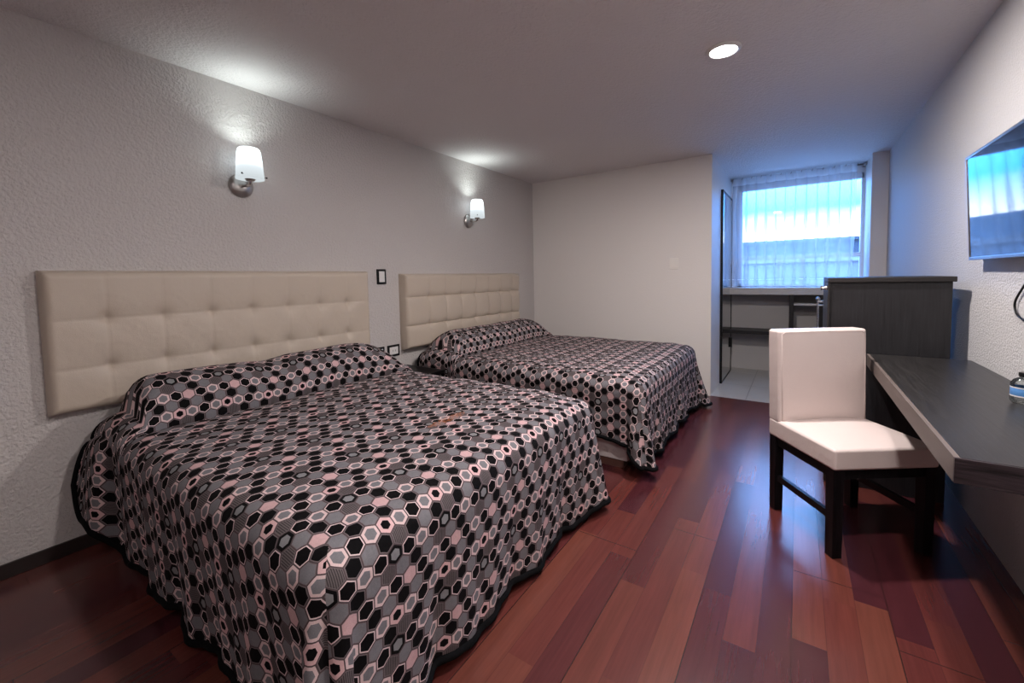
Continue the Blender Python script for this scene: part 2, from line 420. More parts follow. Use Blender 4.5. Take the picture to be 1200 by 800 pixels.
# ------------------------------------------------------------------ curtain and rod
def curtain():
    cx0, cx1, zt, zb = -.665, .505, 2.346, 1.055
    cu = thing('sheer_curtain', 'white sheer pleated curtain hanging across the alcove window', 'curtain', (0, 5.80, 0))
    NP = 12; rnd = random.Random(4)
    ph = [rnd.uniform(-.35, .35) for _ in range(NP + 2)]; am = [rnd.uniform(.55, 1.25) for _ in range(NP + 2)]
    def sheet(bm, z0, z1, nz, uvn):
        N = NP * 20
        rows = []
        for j in range(nz + 1):
            z = z1 + (z0 - z1) * j / nz; f = (zt - z) / (zt - zb)
            row = []
            for i in range(N + 1):
                s = i / N; k = s * NP; kk = int(min(k, NP - 1)); fr = k - kk
                a = am[kk] * (1 - fr) + am[kk + 1] * fr; p_ = ph[kk] * (1 - fr) + ph[kk + 1] * fr
                P_ = (cx1 - cx0) / NP
                B = P_ * (.13 + .22 * a * min(1, .25 + f * 1.6) )
                th = 2 * PI * k + p_ * f * 2.2
                x = cx0 + (cx1 - cx0) * s + B * math.sin(th) + .012 * math.sin(9 * f + 5 * k) * f
                if s < .12: x += .05 * math.sin(PI * f) * (1 - s / .12) * -.4
                y = (.016 + .026 * min(1, f * 2)) * a * math.cos(th) + .008 * math.sin(2.3 * k + 2 * f)
                row.append(bm.verts.new((x, y, z)))
            rows.append(row)
        for A, B in zip(rows, rows[1:]):
            for i in range(N): bm.faces.new((A[i], A[i + 1], B[i + 1], B[i]))
    bm = bmesh.new(); sheet(bm, zb, zt - .085, 40, 0); mesh_obj('voile', bm, M['sheer'], cu, True)
    bm = bmesh.new(); sheet(bm, zt - .085, zt, 4, 0); mesh_obj('heading_tape', bm, M['sheer_h'], cu, True)
    bm = bmesh.new(); sheet(bm, zb + .075, zb + .081, 1, 0); h = mesh_obj('hem_seam', bm, M['sheer_h'], cu, True)
    for i in range(NP + 1):
        bm = bmesh.new(); x = cx0 + (cx1 - cx0) * i / NP
        tube(bm, [(x + .004 * math.sin(a), .030 + .034 * math.cos(a), 2.337 + .011 * math.sin(a)) for a in [2 * PI * k / 12 for k in range(13)]], .002, 6, False)
        mesh_obj('ring', bm, M['rodm'], cu, True)
    rd = thing('curtain_rod', 'dark thin curtain rod fixed above the alcove window', 'curtain rod', (0, 5.855, 2.337))
    bm = bmesh.new(); tube(bm, [(-.695, 0, 0), (0, 0, 0), (.584, 0, 0)], .0075); mesh_obj('pole', bm, M['rodm'], rd, True, 50)
    for x in (-.68, .57):
        bm = bmesh.new(); bx(bm, x - .012, x + .012, -.012, .095, -.014, .014, .003); mesh_obj('bracket', bm, M['chrome_dark'], rd, True, 40)
curtain()

# ------------------------------------------------------------------ the neighbourhood seen through the window
nb = thing('neighbouring_building', 'blue-grey building with a flat parapet seen beyond the window', 'building', (0, 14, .1))
box('wall', (-12, 12, 0, 3, 0, 1.92), M['parapet'], nb); box('coping', (-12.1, 12.1, -.1, 3.1, 1.92, 2.0), M['parapet'], nb)
nb2 = thing('rooftop_wall', 'lower pale rooftop wall in front of the blue-grey building', 'wall', (0, 10, .1))
box('wall', (-9, 9, 0, .3, 0, 1.30), M['parapet2'], nb2); box('coping', (-9, 9, -.06, .36, 1.30, 1.37), M['parapet3'], nb2)
struct(box('ground', (-60, 60, 6.36, 90, 0, .1), M['bounce_ground']), 'unseen pale ground outside the window, added to bounce daylight')  # unseen ground, raised and pale to bounce daylight onto the alcove ceiling

# ------------------------------------------------------------------ headboards
def headboard(Y0, Y1, Z0, Z1, tufty, tuftz, depth, label, vert, hor):
    W = Y1 - Y0; Hh = Z1 - Z0
    root = thing('headboard', label, 'headboard', (XL + .0006, Y0, Z0))
    NY, NZ = 220, 84; th = depth
    bm = bmesh.new(); rows = []
    dy = (tufty[1] - tufty[0])
    for j in range(NZ + 1):
        z = Hh * j / NZ; row = []
        for i in range(NY + 1):
            y = W * i / NY
            ed = min(y, W - y, z, Hh - z)
            r = .035
            e = math.sqrt(max(0., 1 - (1 - min(ed, r) / r) ** 2))
            x = .022 + (th - .022) * e
            # pinches at tufts and the creases that join them
            pin = 0.
            for tz in tuftz:
                for ty in tufty:
                    ddy = y - (ty - Y0); ddz = z - (tz - Z0); d2 = ddy * ddy + ddz * ddz
                    if d2 < .012:
                        pin = max(pin, .036 * math.exp(-math.sqrt(d2 + .00003) / .028))
                    if abs(ddy) < .02 and 0 < ddz < .22: pass
            cr = 0.
            for ty in tufty:
                ddy = abs(y - (ty - Y0)); cr = max(cr, vert * math.exp(-(ddy / .006) ** 2) + vert * .8 * math.exp(-(ddy / .03) ** 2))
            ch = 0.
            for tz in tuftz:
                ddz = z - (tz - Z0); ch = max(ch, hor * math.exp(-(ddz / .006) ** 2) + hor * .9 * math.exp(-(ddz / .03) ** 2))
            x -= (pin + max(cr, ch)) * e
            row.append(bm.verts.new((x, y, z)))
        rows.append(row)
    for A, B in zip(rows, rows[1:]):
        for i in range(NY): bm.faces.new((A[i], A[i + 1], B[i + 1], B[i]))
    # skirt back to the wall
    def sk(seq):
        b = [bm.verts.new((.0, v.co.y, v.co.z)) for v in seq]
        for k in range(len(seq) - 1): bm.faces.new((seq[k], seq[k + 1], b[k + 1], b[k]))
    sk(rows[0]); sk(rows[-1]); sk([r[0] for r in rows]); sk([r[-1] for r in rows])
    bmesh.ops.recalc_face_normals(bm, faces=bm.faces)
    mesh_obj('upholstered_panel', bm, M['hb'], root, True, 60)
    box('backing_board', (0, .012, .01, W - .01, .01, Hh - .01), M['black'], root)  # plain backing board, hidden behind the upholstery
    return root
headboard(.362, 2.031, .645, 1.282, [.565 + .212 * k for k in range(7)], [1.061, .841], .070,
          'wide beige tufted leatherette headboard behind the near bed', .0026, .0022)
headboard(2.362, 4.078, .632, 1.262, [2.64 + .2125 * k for k in range(7)], [1.068, .828], .086,
          'beige tufted leatherette headboard behind the far bed', .0055, .0090)

# ------------------------------------------------------------------ beds
def lerp(a, b, t): return a + (b - a) * t
def ease(t): t = max(0., min(1., t)); return t * t * (3 - 2 * t)
def bed(label, y0, y1, xf):
    r = thing('double_bed', label, 'bed', (XL + .09, (y0 + y1) / 2, 0)); w = (y1 - y0) / 2; L = xf - (XL + .09)
    box('plinth', (.02, L - .03, -w + .01, w - .01, 0, .05), M['plinth'], r, .003)
    box('bed_base', (0, L, -w, w, .05, .27), M['basecloth'], r, .012)
    box('mattress', (0, L - .01, -w + .01, w - .01, .27, .53), M['mattress'], r, .06, 4)
    return r
bed('near double bed with its base hidden under the hexagon bedspread', .535, 1.985, -.90)
bed('far double bed with a pale quilted base corner on a brown plinth', 2.515, 4.02, -.857)

def bedspread(label, y0, y1, xf, zt, rollz, hemf, outf, uoff, voff, seed, dip, ends, dipc=.52):
    """top grid with a pillow roll, then three hanging sides"""
    rnd = random.Random(seed)
    ph = [rnd.uniform(0, 6.28) for _ in range(24)]
    prof = []                                   # (x, z, weight of roll)
    xc, ax = -2.445, .185
    for k in range(0, 33):
        a = PI * (1 - k / 32 * 1.05)
        prof.append((xc + ax * math.cos(a) * (1. if a > PI * .1 else 1.), math.sin(a)))
    roll_n = len(prof)
    xs0 = prof[-1][0] + .004
    NT_ = 70
    for k in range(1, NT_ + 1): prof.append((lerp(xs0, xf, k / NT_), None))
    I = 72; J = len(prof) - 1
    def nz(x, y, s, k):
        return math.sin(x * s + ph[k]) * math.sin(y * s * .83 + ph[k + 1]) + .5 * math.sin(x * s * 2.1 + y * s * 1.3 + ph[k + 2])
    T = []; V = [0.]
    def roll_b(s):
        e, e2 = ends
        b = 1.
        if s < e: b = math.sqrt(max(0., 1 - (1 - s / e) ** 2.4))
        if s > 1 - e2: b = min(b, math.sqrt(max(0., 1 - (1 - (1 - s) / e2) ** 2.4)))
        return b
    pos = []
    for j, (x, zz) in enumerate(prof):
        row = []
        for i in range(I + 1):
            s = i / I; y = lerp(y0, y1, s)
            if zz is not None:
                b = roll_b(s); hgt = (rollz - zt) * (.22 + .78 * b) * (1 - dip * math.exp(-((s - dipc) / .08) ** 2))
                z = zt - .0 + hgt * zz + .004 * nz(x, y, 14, 0)
                xx = x + (.010 * math.sin(y * 7 + ph[5]) + .03 * (1 - b)) * (1 if x > xc else 0)
            else:
                xx = x
                z = zt + .0035 * nz(x, y, 6, 3) + .0015 * nz(x, y, 23, 6)
                dd = (x - xs0)
                z += -.012 * math.exp(-(dd / .05)) - .012 * ease((x - xf + .12) / .12) - .008 * ease((abs(s - .5) - .42) / .08)
                xx = x + (.010 * math.sin(y * 7 + ph[5])) * math.exp(-dd / .1)
            row.append(Vector((xx, y, z)))
        pos.append(row)
        if j: V.append(V[-1] + math.hypot(prof[j][0] - prof[j - 1][0], (0 if zz is None else (rollz - zt) * (prof[j][1] - prof[j - 1][1]))))
    bm = bmesh.new(); uvl = bm.loops.layers.uv.new('UVMap')
    root = thing('bedspread', label, 'bedspread', (0, 0, 0), 0, 'hexagon print bedspreads')
    org = Vector(((XL + xf) / 2, (y0 + y1) / 2, 0)); root.location = org
    G = [[bm.verts.new(p - org) for p in row] for row in pos]
    def setuv(f, uvs):
        for l, u in zip(f.loops, uvs): l[uvl].uv = (u[0] + uoff, u[1] + voff)
    for j in range(J):
        for i in range(I):
            f = bm.faces.new((G[j][i], G[j + 1][i], G[j + 1][i + 1], G[j][i + 1]))
            u0, u1 = lerp(y0, y1, i / I), lerp(y0, y1, (i + 1) / I)
            setuv(f, ((u0, V[j]), (u0, V[j + 1]), (u1, V[j + 1]), (u1, V[j])))
    # perimeter
    K = 18; per = []                             # (pos, vert, dir, kind, uvfixed, tangential offset)
    for j in range(J + 1): per.append((pos[j][0], G[j][0], 0., 'N', V[j]))
    for k in range(1, K): per.append((pos[J][0], G[J][0], k / K * PI / 2, 'c1', k / K))
    for i in range(I + 1): per.append((pos[J][i], G[J][i], PI / 2, 'F', lerp(y0, y1, i / I)))
    for k in range(1, K): per.append((pos[J][I], G[J][I], PI / 2 + k / K * PI / 2, 'c2', k / K))
    for j in range(J, -1, -1): per.append((pos[j][I], G[j][I], PI, 'R', V[j]))
    NQ = 34; rr = .085; ringsP = []; plen = 0.; prev = None
    vert = []; 
    for n, (p, gv, th, kind, par) in enumerate(per):
        if prev is not None: plen += (p - prev).length if kind in 'NFR' else .02
        prev = p
        dirn = Vector((math.sin(th), -math.cos(th), 0))
        hz = hemf(kind, p, par); fl = outf(kind, p, par)
        col = []; base_z = p.z
        for q in range(NQ + 1):
            f = q / NQ
            if q <= 9:
                a = q / 9 * PI / 2; off = rr * math.sin(a); z = base_z - rr * (1 - math.cos(a)); arc = rr * a
            else:
                g = (q - 9) / (NQ - 9); zs = base_z - rr
                z = lerp(zs, hz, g); arc = rr * PI / 2 + (zs - z)
                rip = .55 * math.sin(plen * 17 + ph[8] + .8 * math.sin(plen * 5 + ph[9])) + .45 * math.sin(plen * 31 + ph[10] + 1.1 * math.sin(plen * 8)) + .25 * math.sin(plen * 61 + ph[11] + 2 * g)
                rs = .017 * (ease((p.x + 2.35) / .3) * .85 + .15)
                off = rr + (fl * g ** 1.2 if fl < .04 or kind != 'N' else fl * g ** .45) + rs * g ** 1.1 * rip
                if kind in ('c1', 'c2'):
                    off += .035 * g * math.sin(par * PI) - .060 * g ** .8 * math.exp(-((par - .5) / .10) ** 2)
                z += .012 * g * math.sin(plen * 17 + ph[12]) * (1 if kind in 'NFR' else 0)
            pt = p + dirn * off; pt.z = z
            tang = off * (par * PI / 2 if kind in ('c1', 'c2') else 0)
            if kind == 'N': uv = (y0 - arc, par)
            elif kind == 'F': uv = (par, V[J] + arc)
            elif kind == 'R': uv = (y1 + arc, par)
            elif kind == 'c1':
                uv = (y0 - arc, V[J] + tang) if par <= .5 else (y0 - off * (1 - par) * PI / 2, V[J] + arc)
            else:
                uv = (y1 + tang, V[J] + arc) if par < .5 else (y1 + arc, V[J] + off * (1 - par) * PI / 2)
            col.append((pt, uv))
        ringsP.append(col)
        vert.append([gv] + [bm.verts.new(c[0] - org) for c in col[1:]])
    # true girth round the two corners, so the print keeps its size there
    for kd in ('c1', 'c2'):
        ids = [n for n in range(len(per)) if per[n][3] == kd]; a_, b_ = ids[0] - 1, ids[-1] + 1
        for q in range(NQ + 1):
            run = 0.
            for n in range(a_ + 1, b_):
                if per[n][4] > .5: break
                run += (ringsP[n][q][0] - ringsP[n - 1][q][0]).length
                u = ringsP[a_][q][1]
                ringsP[n][q] = (ringsP[n][q][0], (u[0], u[1] + run) if kd == 'c1' else (u[0] + run, u[1]))
            run = 0.
            for n in range(b_ - 1, a_, -1):
                if per[n][4] <= .5: break
                run += (ringsP[n][q][0] - ringsP[n + 1][q][0]).length
                u = ringsP[b_][q][1]
                ringsP[n][q] = (ringsP[n][q][0], (u[0] - run, u[1]) if kd == 'c1' else (u[0], u[1] + run))
    for n in range(len(per) - 1):
        A, B = vert[n], vert[n + 1]; ua, ub = ringsP[n], ringsP[n + 1]
        k0, k1 = per[n], per[n + 1]
        for q in range(NQ):
            vs = [A[q], A[q + 1], B[q + 1], B[q]]; us = [ua[q][1], ua[q + 1][1], ub[q + 1][1], ub[q][1]]
            # break the print at the corner crease
            if k0[3] == 'c1' and k1[3] == 'c1' and k0[4] <= .5 < k1[4]: us[2] = (us[1][0], us[1][1] + .004); us[3] = (us[0][0], us[0][1] + .004)
            if k0[3] == 'c2' and k1[3] == 'c2' and k0[4] <= .5 < k1[4]: us[2] = (us[1][0] + .004, us[1][1]); us[3] = (us[0][0] + .004, us[0][1])
            if vs[0] is vs[3]: vs = vs[:3]; us = us[:3]
            f = bm.faces.new(vs); setuv(f, us)
    bmesh.ops.recalc_face_normals(bm, faces=bm.faces)
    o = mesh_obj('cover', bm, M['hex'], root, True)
    md = o.modifiers.new('thick', 'SOLIDIFY'); md.thickness = .005; md.offset = -1
    # binding
    hem = [c[-1][0] + Vector((0, 0, .002)) for c in ringsP]
    path = [c[0] for c in reversed(ringsP[0][::3])] 
    first = [pt[0] for pt in ringsP[0]]; last = [pt[0] for pt in ringsP[-1]]
    pts = first + hem[1:-1] + last[::-1]
    out = [pts[0]]
    for q in pts[1:]:
        if (q - out[-1]).length > .006: out.append(q)
    b2 = bmesh.new(); tube(b2, [q - org for q in out], .0125, 8)
    h = mesh_obj('hem_binding', b2, M['hem'], root, True); h['label'] = 'black hem binding'
    return root

def hem1(kind, p, par):
    if kind == 'N': return lerp(.19, .07, ease((p.x + 2.42) / .12)) + .16 * max(0., 1 - (p.x + 2.63) / .09) ** 2 
    if kind == 'R': return .1
    if kind == 'c1': return .04
    if kind == 'c2': return .055
    return .045
def out1(kind, p, par):
    if kind == 'N': return -.014 + .085 * ease((-2.33 - p.x) / .09)
    if kind == 'R': return .01
    if kind == 'F': return -.012 + .065 * ease((p.y - 1.75) / .25)
    if kind == 'c2': return .055
    return .01
bedspread('black, grey and pink hexagon print bedspread on the near bed', .568, 1.955, -.938, .600, .800, hem1, out1, 0., 0., 3, .13, (.075, .25), .43)
def hem2(kind, p, par):
    if kind == 'N': return .215 if p.x < -1.0 else lerp(.215, .15, ease((p.x + 1.0) / .25))
    if kind == 'c1': return lerp(.15, .07, ease(par * 2.2))
    if kind == 'c2': return .035
    if kind == 'R': return .08
    return lerp(.07, .05, (p.y - 2.5) / 1.5)
def out2(kind, p, par):
    if kind == 'N': return .004
    if kind == 'c1': return .02 + .045 * math.sin(par * PI)
    if kind == 'c2': return .05 + .09 * math.sin(par * PI)
    if kind == 'F': return .012 + .03 * ease((p.y - 3.8) / .25)
    return .03
bedspread('black, grey and pink hexagon print bedspread on the far bed', 2.545, 4.02, -.835, .590, .772, hem2, out2, .03, .012, 11, .03, (.12, .16))
tag(bpy.data.objects['bedspread'], 'black, grey and pink hexagon print bedspread on the near bed', 'bedspread', 'hexagon print bedspreads')

# ------------------------------------------------------------------ nightstand
ns = thing('nightstand', 'glossy black nightstand against the wall between the two beds', 'nightstand', (XL, 2.25, 0))
box('top_panel', (.0, .42, -.172, .180, .470, .497), M['black'], ns, .003)
box('cabinet_body', (.0, .39, -.16, .165, .03, .470), M['black'], ns, .002)
dw = box('drawer', (.39, .405, -.15, .155, .30, .455), M['black'], ns, .002)
bm = bmesh.new(); tube(bm, [(.42, -.05, .38), (.42, .05, .38)], .006); mesh_obj('handle', bm, M['chrome_dark'], dw, True, 50)
box('plinth', (.02, .36, -.15, .155, 0, .03), M['black'], ns)

# ------------------------------------------------------------------ sconces
def sconce():
    r = thing('wall_sconce', 'lit wall sconce with a white glass shade above the near bed', 'wall lamp', (XL, 1.20, 1.781), 0)
    RX = Matrix.Rotation(PI / 2, 4, 'Y')
    bm = bmesh.new(); lathe(bm, [(0, .001), (.066, .001), (.068, .006), (.064, .014), (.050, .024), (.028, .030), (0, .031)], 40, RX); mesh_obj('wall_plate', bm, M['chrome_dark'], r, True, 50)
    bm = bmesh.new(); tube(bm, [(.026, 0, 0), (.06, 0, -.006), (.095, 0, -.006), (.115, 0, .002), (.12, 0, .02)], .010, 12); mesh_obj('arm', bm, M['chrome'], r, True, 50)
    bm = bmesh.new(); lathe(bm, [(0, .012), (.020, .012), (.027, .020), (.029, .034), (.0, .036)], 24, Matrix.Translation((.12, 0, 0))); mesh_obj('shade_cup', bm, M['chrome_dark'], r, True, 50)
    bm = bmesh.new(); T = Matrix.Translation((.12, 0, .022))
    lathe(bm, [(.073, 0), (.071, .02), (.066, .09), (.059, .150), (.055, .166), (.049, .172), (.045, .168), (.050, .155), (.060, .09), (.067, .006), (.028, .006), (.028, .0)], 48, T, close=True)
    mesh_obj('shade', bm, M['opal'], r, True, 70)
    for a in (-.9, 1.2, 3.3):
        bm = bmesh.new(); c, s = math.cos(a), math.sin(a)
        tube(bm, [(.12 + .02 * c, .02 * s, .036), (.12 + .085 * c, .085 * s, .038)], .0022, 8)
        lathe(bm, [(0, 0), (.004, 0), (.004, .008), (0, .008)], 10, Matrix.Translation((.12 + .083 * c, .083 * s, .034)))
        mesh_obj('set_screw', bm, M['dark'], r, True, 50)
    bm = bmesh.new(); lathe(bm, [(0, .036), (.012, .040), (.014, .05), (.014, .062), (0, .07)], 20, Matrix.Translation((.12, 0, 0)))
    mesh_obj('bulb', bm, M['led'], r, True)
    l = bpy.data.lights.new('sconce_bulb', 'POINT'); l.energy = SC_E; l.color = (.88, 1., .975); l.shadow_soft_size = .042
    o = bpy.data.objects.new('bulb_light', l); COL.objects.link(o); o.parent = r; o.location = (.12, 0, .122)
    return r
SC_E = 7.
s1 = sconce()
copy_tree(s1, (XL, 3.272, 1.781), 'lit wall sconce with a white glass shade above the far bed')
for s in bpy.data.objects:
    if s.get('category') == 'wall lamp': s['group'] = 'wall sconces above the beds'

# ------------------------------------------------------------------ ceiling downlights
def downlight(x, y, label, e):
    r = thing('ceiling_downlight', label, 'ceiling light', (x, y, H))
    bm = bmesh.new(); lathe(bm, [(.064, .0), (.082, .0), (.083, -.004), (.078, -.010), (.066, -.012), (.062, -.006), (.062, 0)], 48); mesh_obj('trim_ring', bm, M['white'], r, True, 50)
    bm = bmesh.new(); lathe(bm, [(0, -.007), (.064, -.006), (.064, -.001), (0, -.001)], 48); mesh_obj('diffuser', bm, M['led'], r, True, 50)
    l = bpy.data.lights.new('downlight', 'AREA'); l.shape = 'DISK'; l.size = .12; l.energy = e; l.color = (1., .915, .885)
    o = bpy.data.objects.new('lamp', l); COL.objects.link(o); o.parent = r; o.location = (0, 0, -.016)
    return r
downlight(-.335, 2.479, 'round white recessed ceiling light, switched on', 30.)
downlight(.10, 1.05, 'added round ceiling light, out of view near the viewer', 22.)  # unseen downlight added to brighten the chair and the bed foot
downlight(.30, -.6, 'added round ceiling light, out of view behind the viewer', 10.)  # extra unseen downlight, put in to light the room from behind

# ------------------------------------------------------------------ switches and sockets
def plate(name, label, cat, loc, rz, w, h, horizontal, fm, rm, group=None):
    r = thing(name, label, cat, loc, rz, group)
    bm = bmesh.new(); bx(bm, 0, .009, -w / 2, w / 2, -h / 2, h / 2, .003); mesh_obj('frame_plate', bm, fm, r, True, 40)
    iw, ih = (w - .036, h - .034)
    bm = bmesh.new(); bx(bm, .008, .013, -iw / 2, iw / 2, -ih / 2, ih / 2, .002); k = mesh_obj('rocker' if not horizontal else 'socket_insert', bm, rm, r, True, 40)
    if horizontal:
        for yy in (-.012, .012):
            bm = bmesh.new(); bx(bm, .0125, .0135, yy - .0015, yy + .0015, -.008, .008); mesh_obj('slot', bm, M['dark'], k)
    return r
plate('light_switch', 'black framed light switch with white rocker between the headboards', 'switch', (XL, 2.187, 1.240), 0, .088, .118, False, M['dark'], M['white'])
plate('wall_socket', 'black framed wall socket right above the nightstand', 'socket', (XL, 2.280, .639), 0, .122, .094, True, M['dark'], M['white'], 'black framed wall sockets')
plate('wall_socket', 'black framed wall socket half hidden behind the near bed roll', 'socket', (XL, 2.128, .639), 0, .122, .094, True, M['dark'], M['white'], 'black framed wall sockets')
plate('light_switch', 'pale light switch on the smooth wall beyond the far bed', 'switch', (-1.05, YB, 1.322), -PI / 2, .085, .112, False, M['switch'], M['switch'])

# ------------------------------------------------------------------ cabinet
cb = thing('tall_cabinet', 'tall black laminate cabinet standing at the far end of the desk', 'cabinet', (.40, 3.22, 0))
P('body', (.152, .645, 2.985, 3.45, .0, 1.148), M['cab'], cb, .003)
P('top_board', (.142, .656, 2.968, 3.46, 1.148, 1.175), M['cab_top'], cb, .003)
P('side_panel', (.142, .152, 2.972, 3.455, 0, 1.148), M['cab_top'], cb, .001)
bm = bmesh.new(); lathe(bm, [(0, 0), (.012, 0), (.014, .006), (.009, .02), (.013, .032), (0, .036)], 16, Matrix.Translation((.142 - .40, 3.0 - 3.22, 1.118)) @ Matrix.Rotation(-PI / 2, 4, 'Y'))
mesh_obj('chrome_knob', bm, M['chrome'], cb, True, 50)

# ------------------------------------------------------------------ desk
dk = thing('wall_desk', 'long dark espresso desk top fixed along the right wall', 'desk', (.52, 2.2, 0))
P('desk_slab', (.330, XR, 1.412, 2.966, .700, .761), M['desk_top'], dk, .0015)
e = P('front_edge_strip', (.318, .330, 1.412, 2.966, .698, .7605), M['desk_edge'], dk, .001); e['label'] = 'lighter taupe front edge'
P('end_strip', (.318, XR, 1.404, 1.412, .699, .7605), M['desk_end'], dk, .001)
P('wall_bracket', (.60, XR, 2.2, 2.23, .60, .70), M['dark'], dk, .002)

# bottle
bt = thing('water_bottle', 'small clear plastic bottle with a blue label on the desk by the wall', 'bottle', (.626, 2.075, .761))
bt.scale = (1, 1, .80)
bm = bmesh.new(); lathe(bm, [(0, .003), (.018, .001), (.028, .004), (.033, .014), (.034, .03), (.032, .034), (.032, .072), (.034, .076), (.033, .088), (.026, .102), (.014, .112), (.013, .118), (0, .118)], 32)
mesh_obj('bottle_body', bm, M['pet'], bt, True, 50)
bm = bmesh.new(); lathe(bm, [(.0325, .034), (.0332, .036), (.0332, .070), (.0325, .072)], 32); mesh_obj('label_band', bm, M['label'], bt, True)
bm = bmesh.new()
for z in (.0335, .0685): lathe(bm, [(.0334, z), (.0337, z + .001), (.0337, z + .004), (.0334, z + .005)], 32)
mesh_obj('label_stripes', bm, M['white'], bt, True)
bm = bmesh.new(); lathe(bm, [(0, .116), (.0155, .116), (.016, .118), (.016, .130), (.0145, .132), (0, .132)], 24); mesh_obj('cap', bm, M['dark'], bt, True, 50)

# ------------------------------------------------------------------ chair
ang = math.atan2(.58, .81)
ch = thing('dining_chair', 'cream leatherette chair with black wooden legs beside the desk', 'chair', (.139, 2.156, 0), ang)
CW, CD, LG = .445, .425, .046
def leg(x, y):
    bm = bmesh.new(); bx(bm, x, x + LG, y, y + LG, 0, .39, .002)
    for v in bm.verts:                        # slight taper to the foot
        k = 1 - v.co.z / .39; v.co.x = lerp(v.co.x, x + LG / 2, .10 * k); v.co.y = lerp(v.co.y, y + LG / 2, .10 * k)
    return mesh_obj('leg', bm, M['leg'], ch, True, 40)
for x in (.002, CW - LG - .002):
    for y in (.004, CD - LG): leg(x, y)
def bar(name, a): return box(name, a, M['leg'], ch, .002)
bar('side_stretcher', (.014, .034, LG, CD - LG, .155, .187)); bar('side_stretcher', (CW - .034, CW - .014, LG, CD - LG, .155, .187))
bar('seat_rail', (LG, CW - LG, .010, .034, .34, .385)); bar('seat_rail', (LG, CW - LG, CD - .034, CD - .010, .34, .385))
bar('seat_rail', (.010, .034, LG, CD - LG, .34, .385)); bar('seat_rail', (CW - .034, CW - .010, LG, CD - LG, .34, .385))
def cushion(name, x0, x1, y0, y1, z0, z1, r, dome, axis, seam):
    """rounded upholstered block; the seam is a fine welt around its visible face"""
    bm = bmesh.new(); bx(bm, x0, x1, y0, y1, z0, z1)
    es = [e for e in bm.edges]
    bmesh.ops.bevel(bm, geom=es, offset=r, segments=4, affect='EDGES', profile=.5)
    bmesh.ops.subdivide_edges(bm, edges=[e for e in bm.edges if e.calc_length() > .1], cuts=12, use_grid_fill=True)
    cx, cy, cz = (x0 + x1) / 2, (y0 + y1) / 2, (z0 + z1) / 2
    for v in bm.verts:
        u = (v.co.x - cx) / ((x1 - x0) / 2)
        if axis == 'z' and v.co.z > z1 - 1e-4:
            w = (v.co.y - cy) / ((y1 - y0) / 2); v.co.z += dome * (1 - u ** 4) * (1 - w ** 4)
        if axis == 'y' and v.co.y < y0 + 1e-4:
            w = (v.co.z - cz) / ((z1 - z0) / 2); v.co.y -= dome * (1 - u ** 4) * (1 - w ** 4)
    return mesh_obj(name, bm, M['chair'], ch, True, 35)
st = cushion('seat', -.003, CW + .003, -.004, CD + .004, .383, .472, .012, .012, 'z', None)
bk = cushion('backrest', -.002, CW + .002 - .002, CD - .078, CD + .008, .462, .925, .014, .010, 'y', None)
for v in bk.data.vertices:                     # lean back slightly
    v.co.y += (v.co.z - .46) * .03
def welt(parent, pts):
    bm = bmesh.new(); tube(bm, pts, .0022, 6); return mesh_obj('piping', bm, M['chair'], parent, True)
z = .4715; i_ = .010
welt(st, [(i_, CD - .08, z), (i_, .02, z), (i_ + .006, i_, z), (CW / 2, i_ - .001, z), (CW - i_ - .006, i_, z), (CW - i_, .02, z), (CW - i_, CD - .08, z)])
def yb(z): return CD - .080 + (z - .46) * .03
welt(bk, [(i_ + .004, yb(.475), .475), (i_ + .002, yb(.7), .70), (i_ + .004, yb(.905), .905), (i_ + .02, yb(.915), .915), (CW / 2, yb(.917) - .002, .917), (CW - .028, yb(.915), .915), (CW - .014, yb(.9), .90), (CW - .013, yb(.7), .70), (CW - .014, yb(.475), .475)])

# ------------------------------------------------------------------ television
tv = thing('television', 'flat black television on the right wall above the desk', 'television', (.665, 2.425, 1.25))
tilt = math.atan2(.025, .475)
R_ = Matrix.Rotation(-tilt, 4, 'Y')
def tvbox(name, a, mat, bev=.002, par=tv):
    bm = bmesh.new(); bx(bm, *a, bev=bev); bmesh.ops.transform(bm, matrix=R_, verts=bm.verts)
    return mesh_obj(name, bm, mat, par, True, 40)
tvbox('screen', (0.0005, .012, -.412, .412, .014, .464), M['screen'], .0005)
bm = bmesh.new()
for a in ((-.003, .020, -.421, .421, .464, .475), (-.003, .020, -.421, .421, .0, .014), (-.003, .020, -.421, -.412, 0, .475), (-.003, .020, .412, .421, 0, .475)): bx(bm, *a, bev=.002)
bmesh.ops.transform(bm, matrix=R_, verts=bm.verts); mesh_obj('bezel', bm, M['chrome_dark'], tv, True, 40)
tvbox('rear_housing', (.012, .034, -.36, .36, .02, .42), M['dark'], .004)
box('wall_mount', (.028, .050, -.12, .12, .08, .36), M['dark'], tv, .003)
cbm = bmesh.new()
cp = [(.020, 2.20, 1.30), (.012, 2.28, 1.235), (.005, 2.355, 1.185), (.0, 2.42, 1.125), (-.001, 2.462, 1.085), (0, 2.470, 1.055), (0, 2.445, 1.030), (0, 2.39, 1.015), (0, 2.30, 1.0), (0, 2.20, 1.03), (.002, 2.12, 1.12), (.01, 2.06, 1.26)]
def smooth_path(c, n=6):
    out = []
    for i in range(len(c) - 1):
        p0, p1, p2, p3 = [Vector(c[max(0, min(len(c) - 1, i + k))]) for k in (-1, 0, 1, 2)]
        for k in range(n):
            t = k / n; out.append(.5 * ((2 * p1) + (-p0 + p2) * t + (2 * p0 - 5 * p1 + 4 * p2 - p3) * t * t + (-p0 + 3 * p1 - 3 * p2 + p3) * t ** 3))
    out.append(Vector(c[-1])); return out
cab = thing('power_cable', 'black cable looping down the wall below the television', 'cable', (.707, 2.3, 1.0))
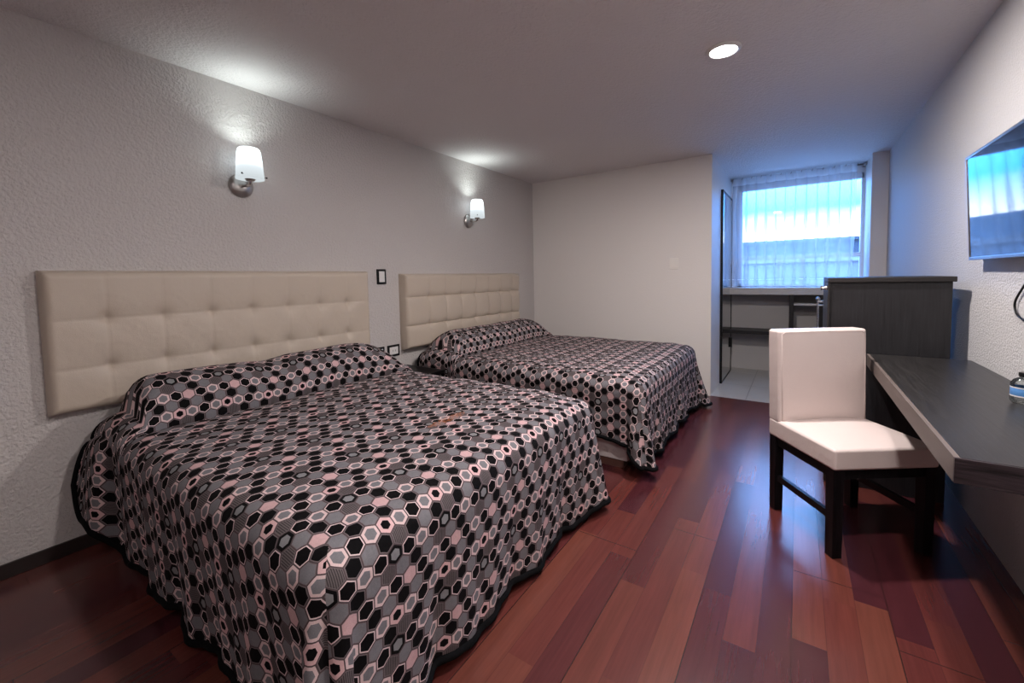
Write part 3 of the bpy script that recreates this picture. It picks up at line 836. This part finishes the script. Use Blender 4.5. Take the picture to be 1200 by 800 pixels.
tube(cbm, [p - Vector((0, 2.3, 1.0)) for p in smooth_path(cp)], .0038, 8); mesh_obj('cord', cbm, M['dark'], cab, True)
bm = bmesh.new(); tube(bm, [Vector((.006, 2.335, 1.20)) - Vector((0, 2.3, 1.0)), Vector((.003, 2.362, 1.178)) - Vector((0, 2.3, 1.0))], .0065, 10); mesh_obj('connector', bm, M['white'], cab, True, 50)

# ------------------------------------------------------------------ sky
w = bpy.data.worlds.new('sky'); scn.world = w; w.use_nodes = True
pl = bpy.data.lights.new('window_portal', 'AREA'); pl.shape = 'RECTANGLE'; pl.size = 1.19; pl.size_y = 1.22; pl.cycles.is_portal = True
po = bpy.data.objects.new('window_daylight', pl); COL.objects.link(po); po.location = (-.02, YW + .09, 1.655); po.rotation_euler = (-PI / 2, 0, 0)
t = NT('w', w)
g = t.n('ShaderNodeTexCoord').outputs['Generated']; s = t.n('ShaderNodeSeparateXYZ'); t.link(g, s.inputs[0])
nzc = t.noise(t.mapping(g, (5, 5, 16)), 2.0, 5, .55)
el = t.m_('ADD', s.outputs[2], t.m_('MULTIPLY_ADD', nzc, .02, -.010))
skyc = t.ramp(el, [(0., (.16, .18, .20)), (.062, (.17, .19, .21)), (.082, (.11, .16, .24)), (.122, (.010, .115, .40)), (.20, (.045, .20, .62)), (.45, (.12, .24, .50)), (1., (.13, .24, .46))])
bgn = t.n('ShaderNodeBackground'); t.link(skyc, bgn.inputs[0]); bgn.inputs[1].default_value = 22.
wo = t.n('ShaderNodeOutputWorld'); t.link(bgn.outputs[0], wo.inputs[0])

# ------------------------------------------------------------------ camera
def cam():
    y, pt, r = math.radians(34.10666792), math.radians(-3.34848), math.radians(-1.14311); f = 494.7086; cy = 354.34
    fw = Vector((-math.sin(y) * math.cos(pt), math.cos(y) * math.cos(pt), math.sin(pt)))
    rt = Vector((math.cos(y), math.sin(y), 0)); up = rt.cross(fw)
    rt2 = math.cos(r) * rt + math.sin(r) * up; up2 = -math.sin(r) * rt + math.cos(r) * up
    c = bpy.data.cameras.new('camera'); c.sensor_width = 36; c.lens = f / 1200 * 36; c.shift_y = -(400 - cy) / 1200; c.clip_start = .02; c.clip_end = 300
    o = bpy.data.objects.new('camera', c); COL.objects.link(o)
    m = Matrix((rt2, up2, -fw)).transposed().to_4x4(); m.translation = Vector((0, 0, 1.2111)); o.matrix_world = m
    scn.camera = o
cam()
scn.view_settings.view_transform = 'Standard'; scn.view_settings.look = 'None'; scn.view_settings.gamma = 1; scn.view_settings.use_curve_mapping = False
scn.view_settings.exposure = 0.62
scn.render.engine = 'CYCLES'
scn.cycles.use_denoising = True
try: scn.cycles.denoising_prefilter = 'ACCURATE'
except Exception: pass
scn.cycles.denoising_input_passes = 'RGB_ALBEDO_NORMAL'
scn.cycles.max_bounces = 10; scn.cycles.diffuse_bounces = 6; scn.cycles.glossy_bounces = 5; scn.cycles.transparent_max_bounces = 24
scn.cycles.sample_clamp_indirect = 3.; scn.cycles.caustics_reflective = False; scn.cycles.caustics_refractive = False
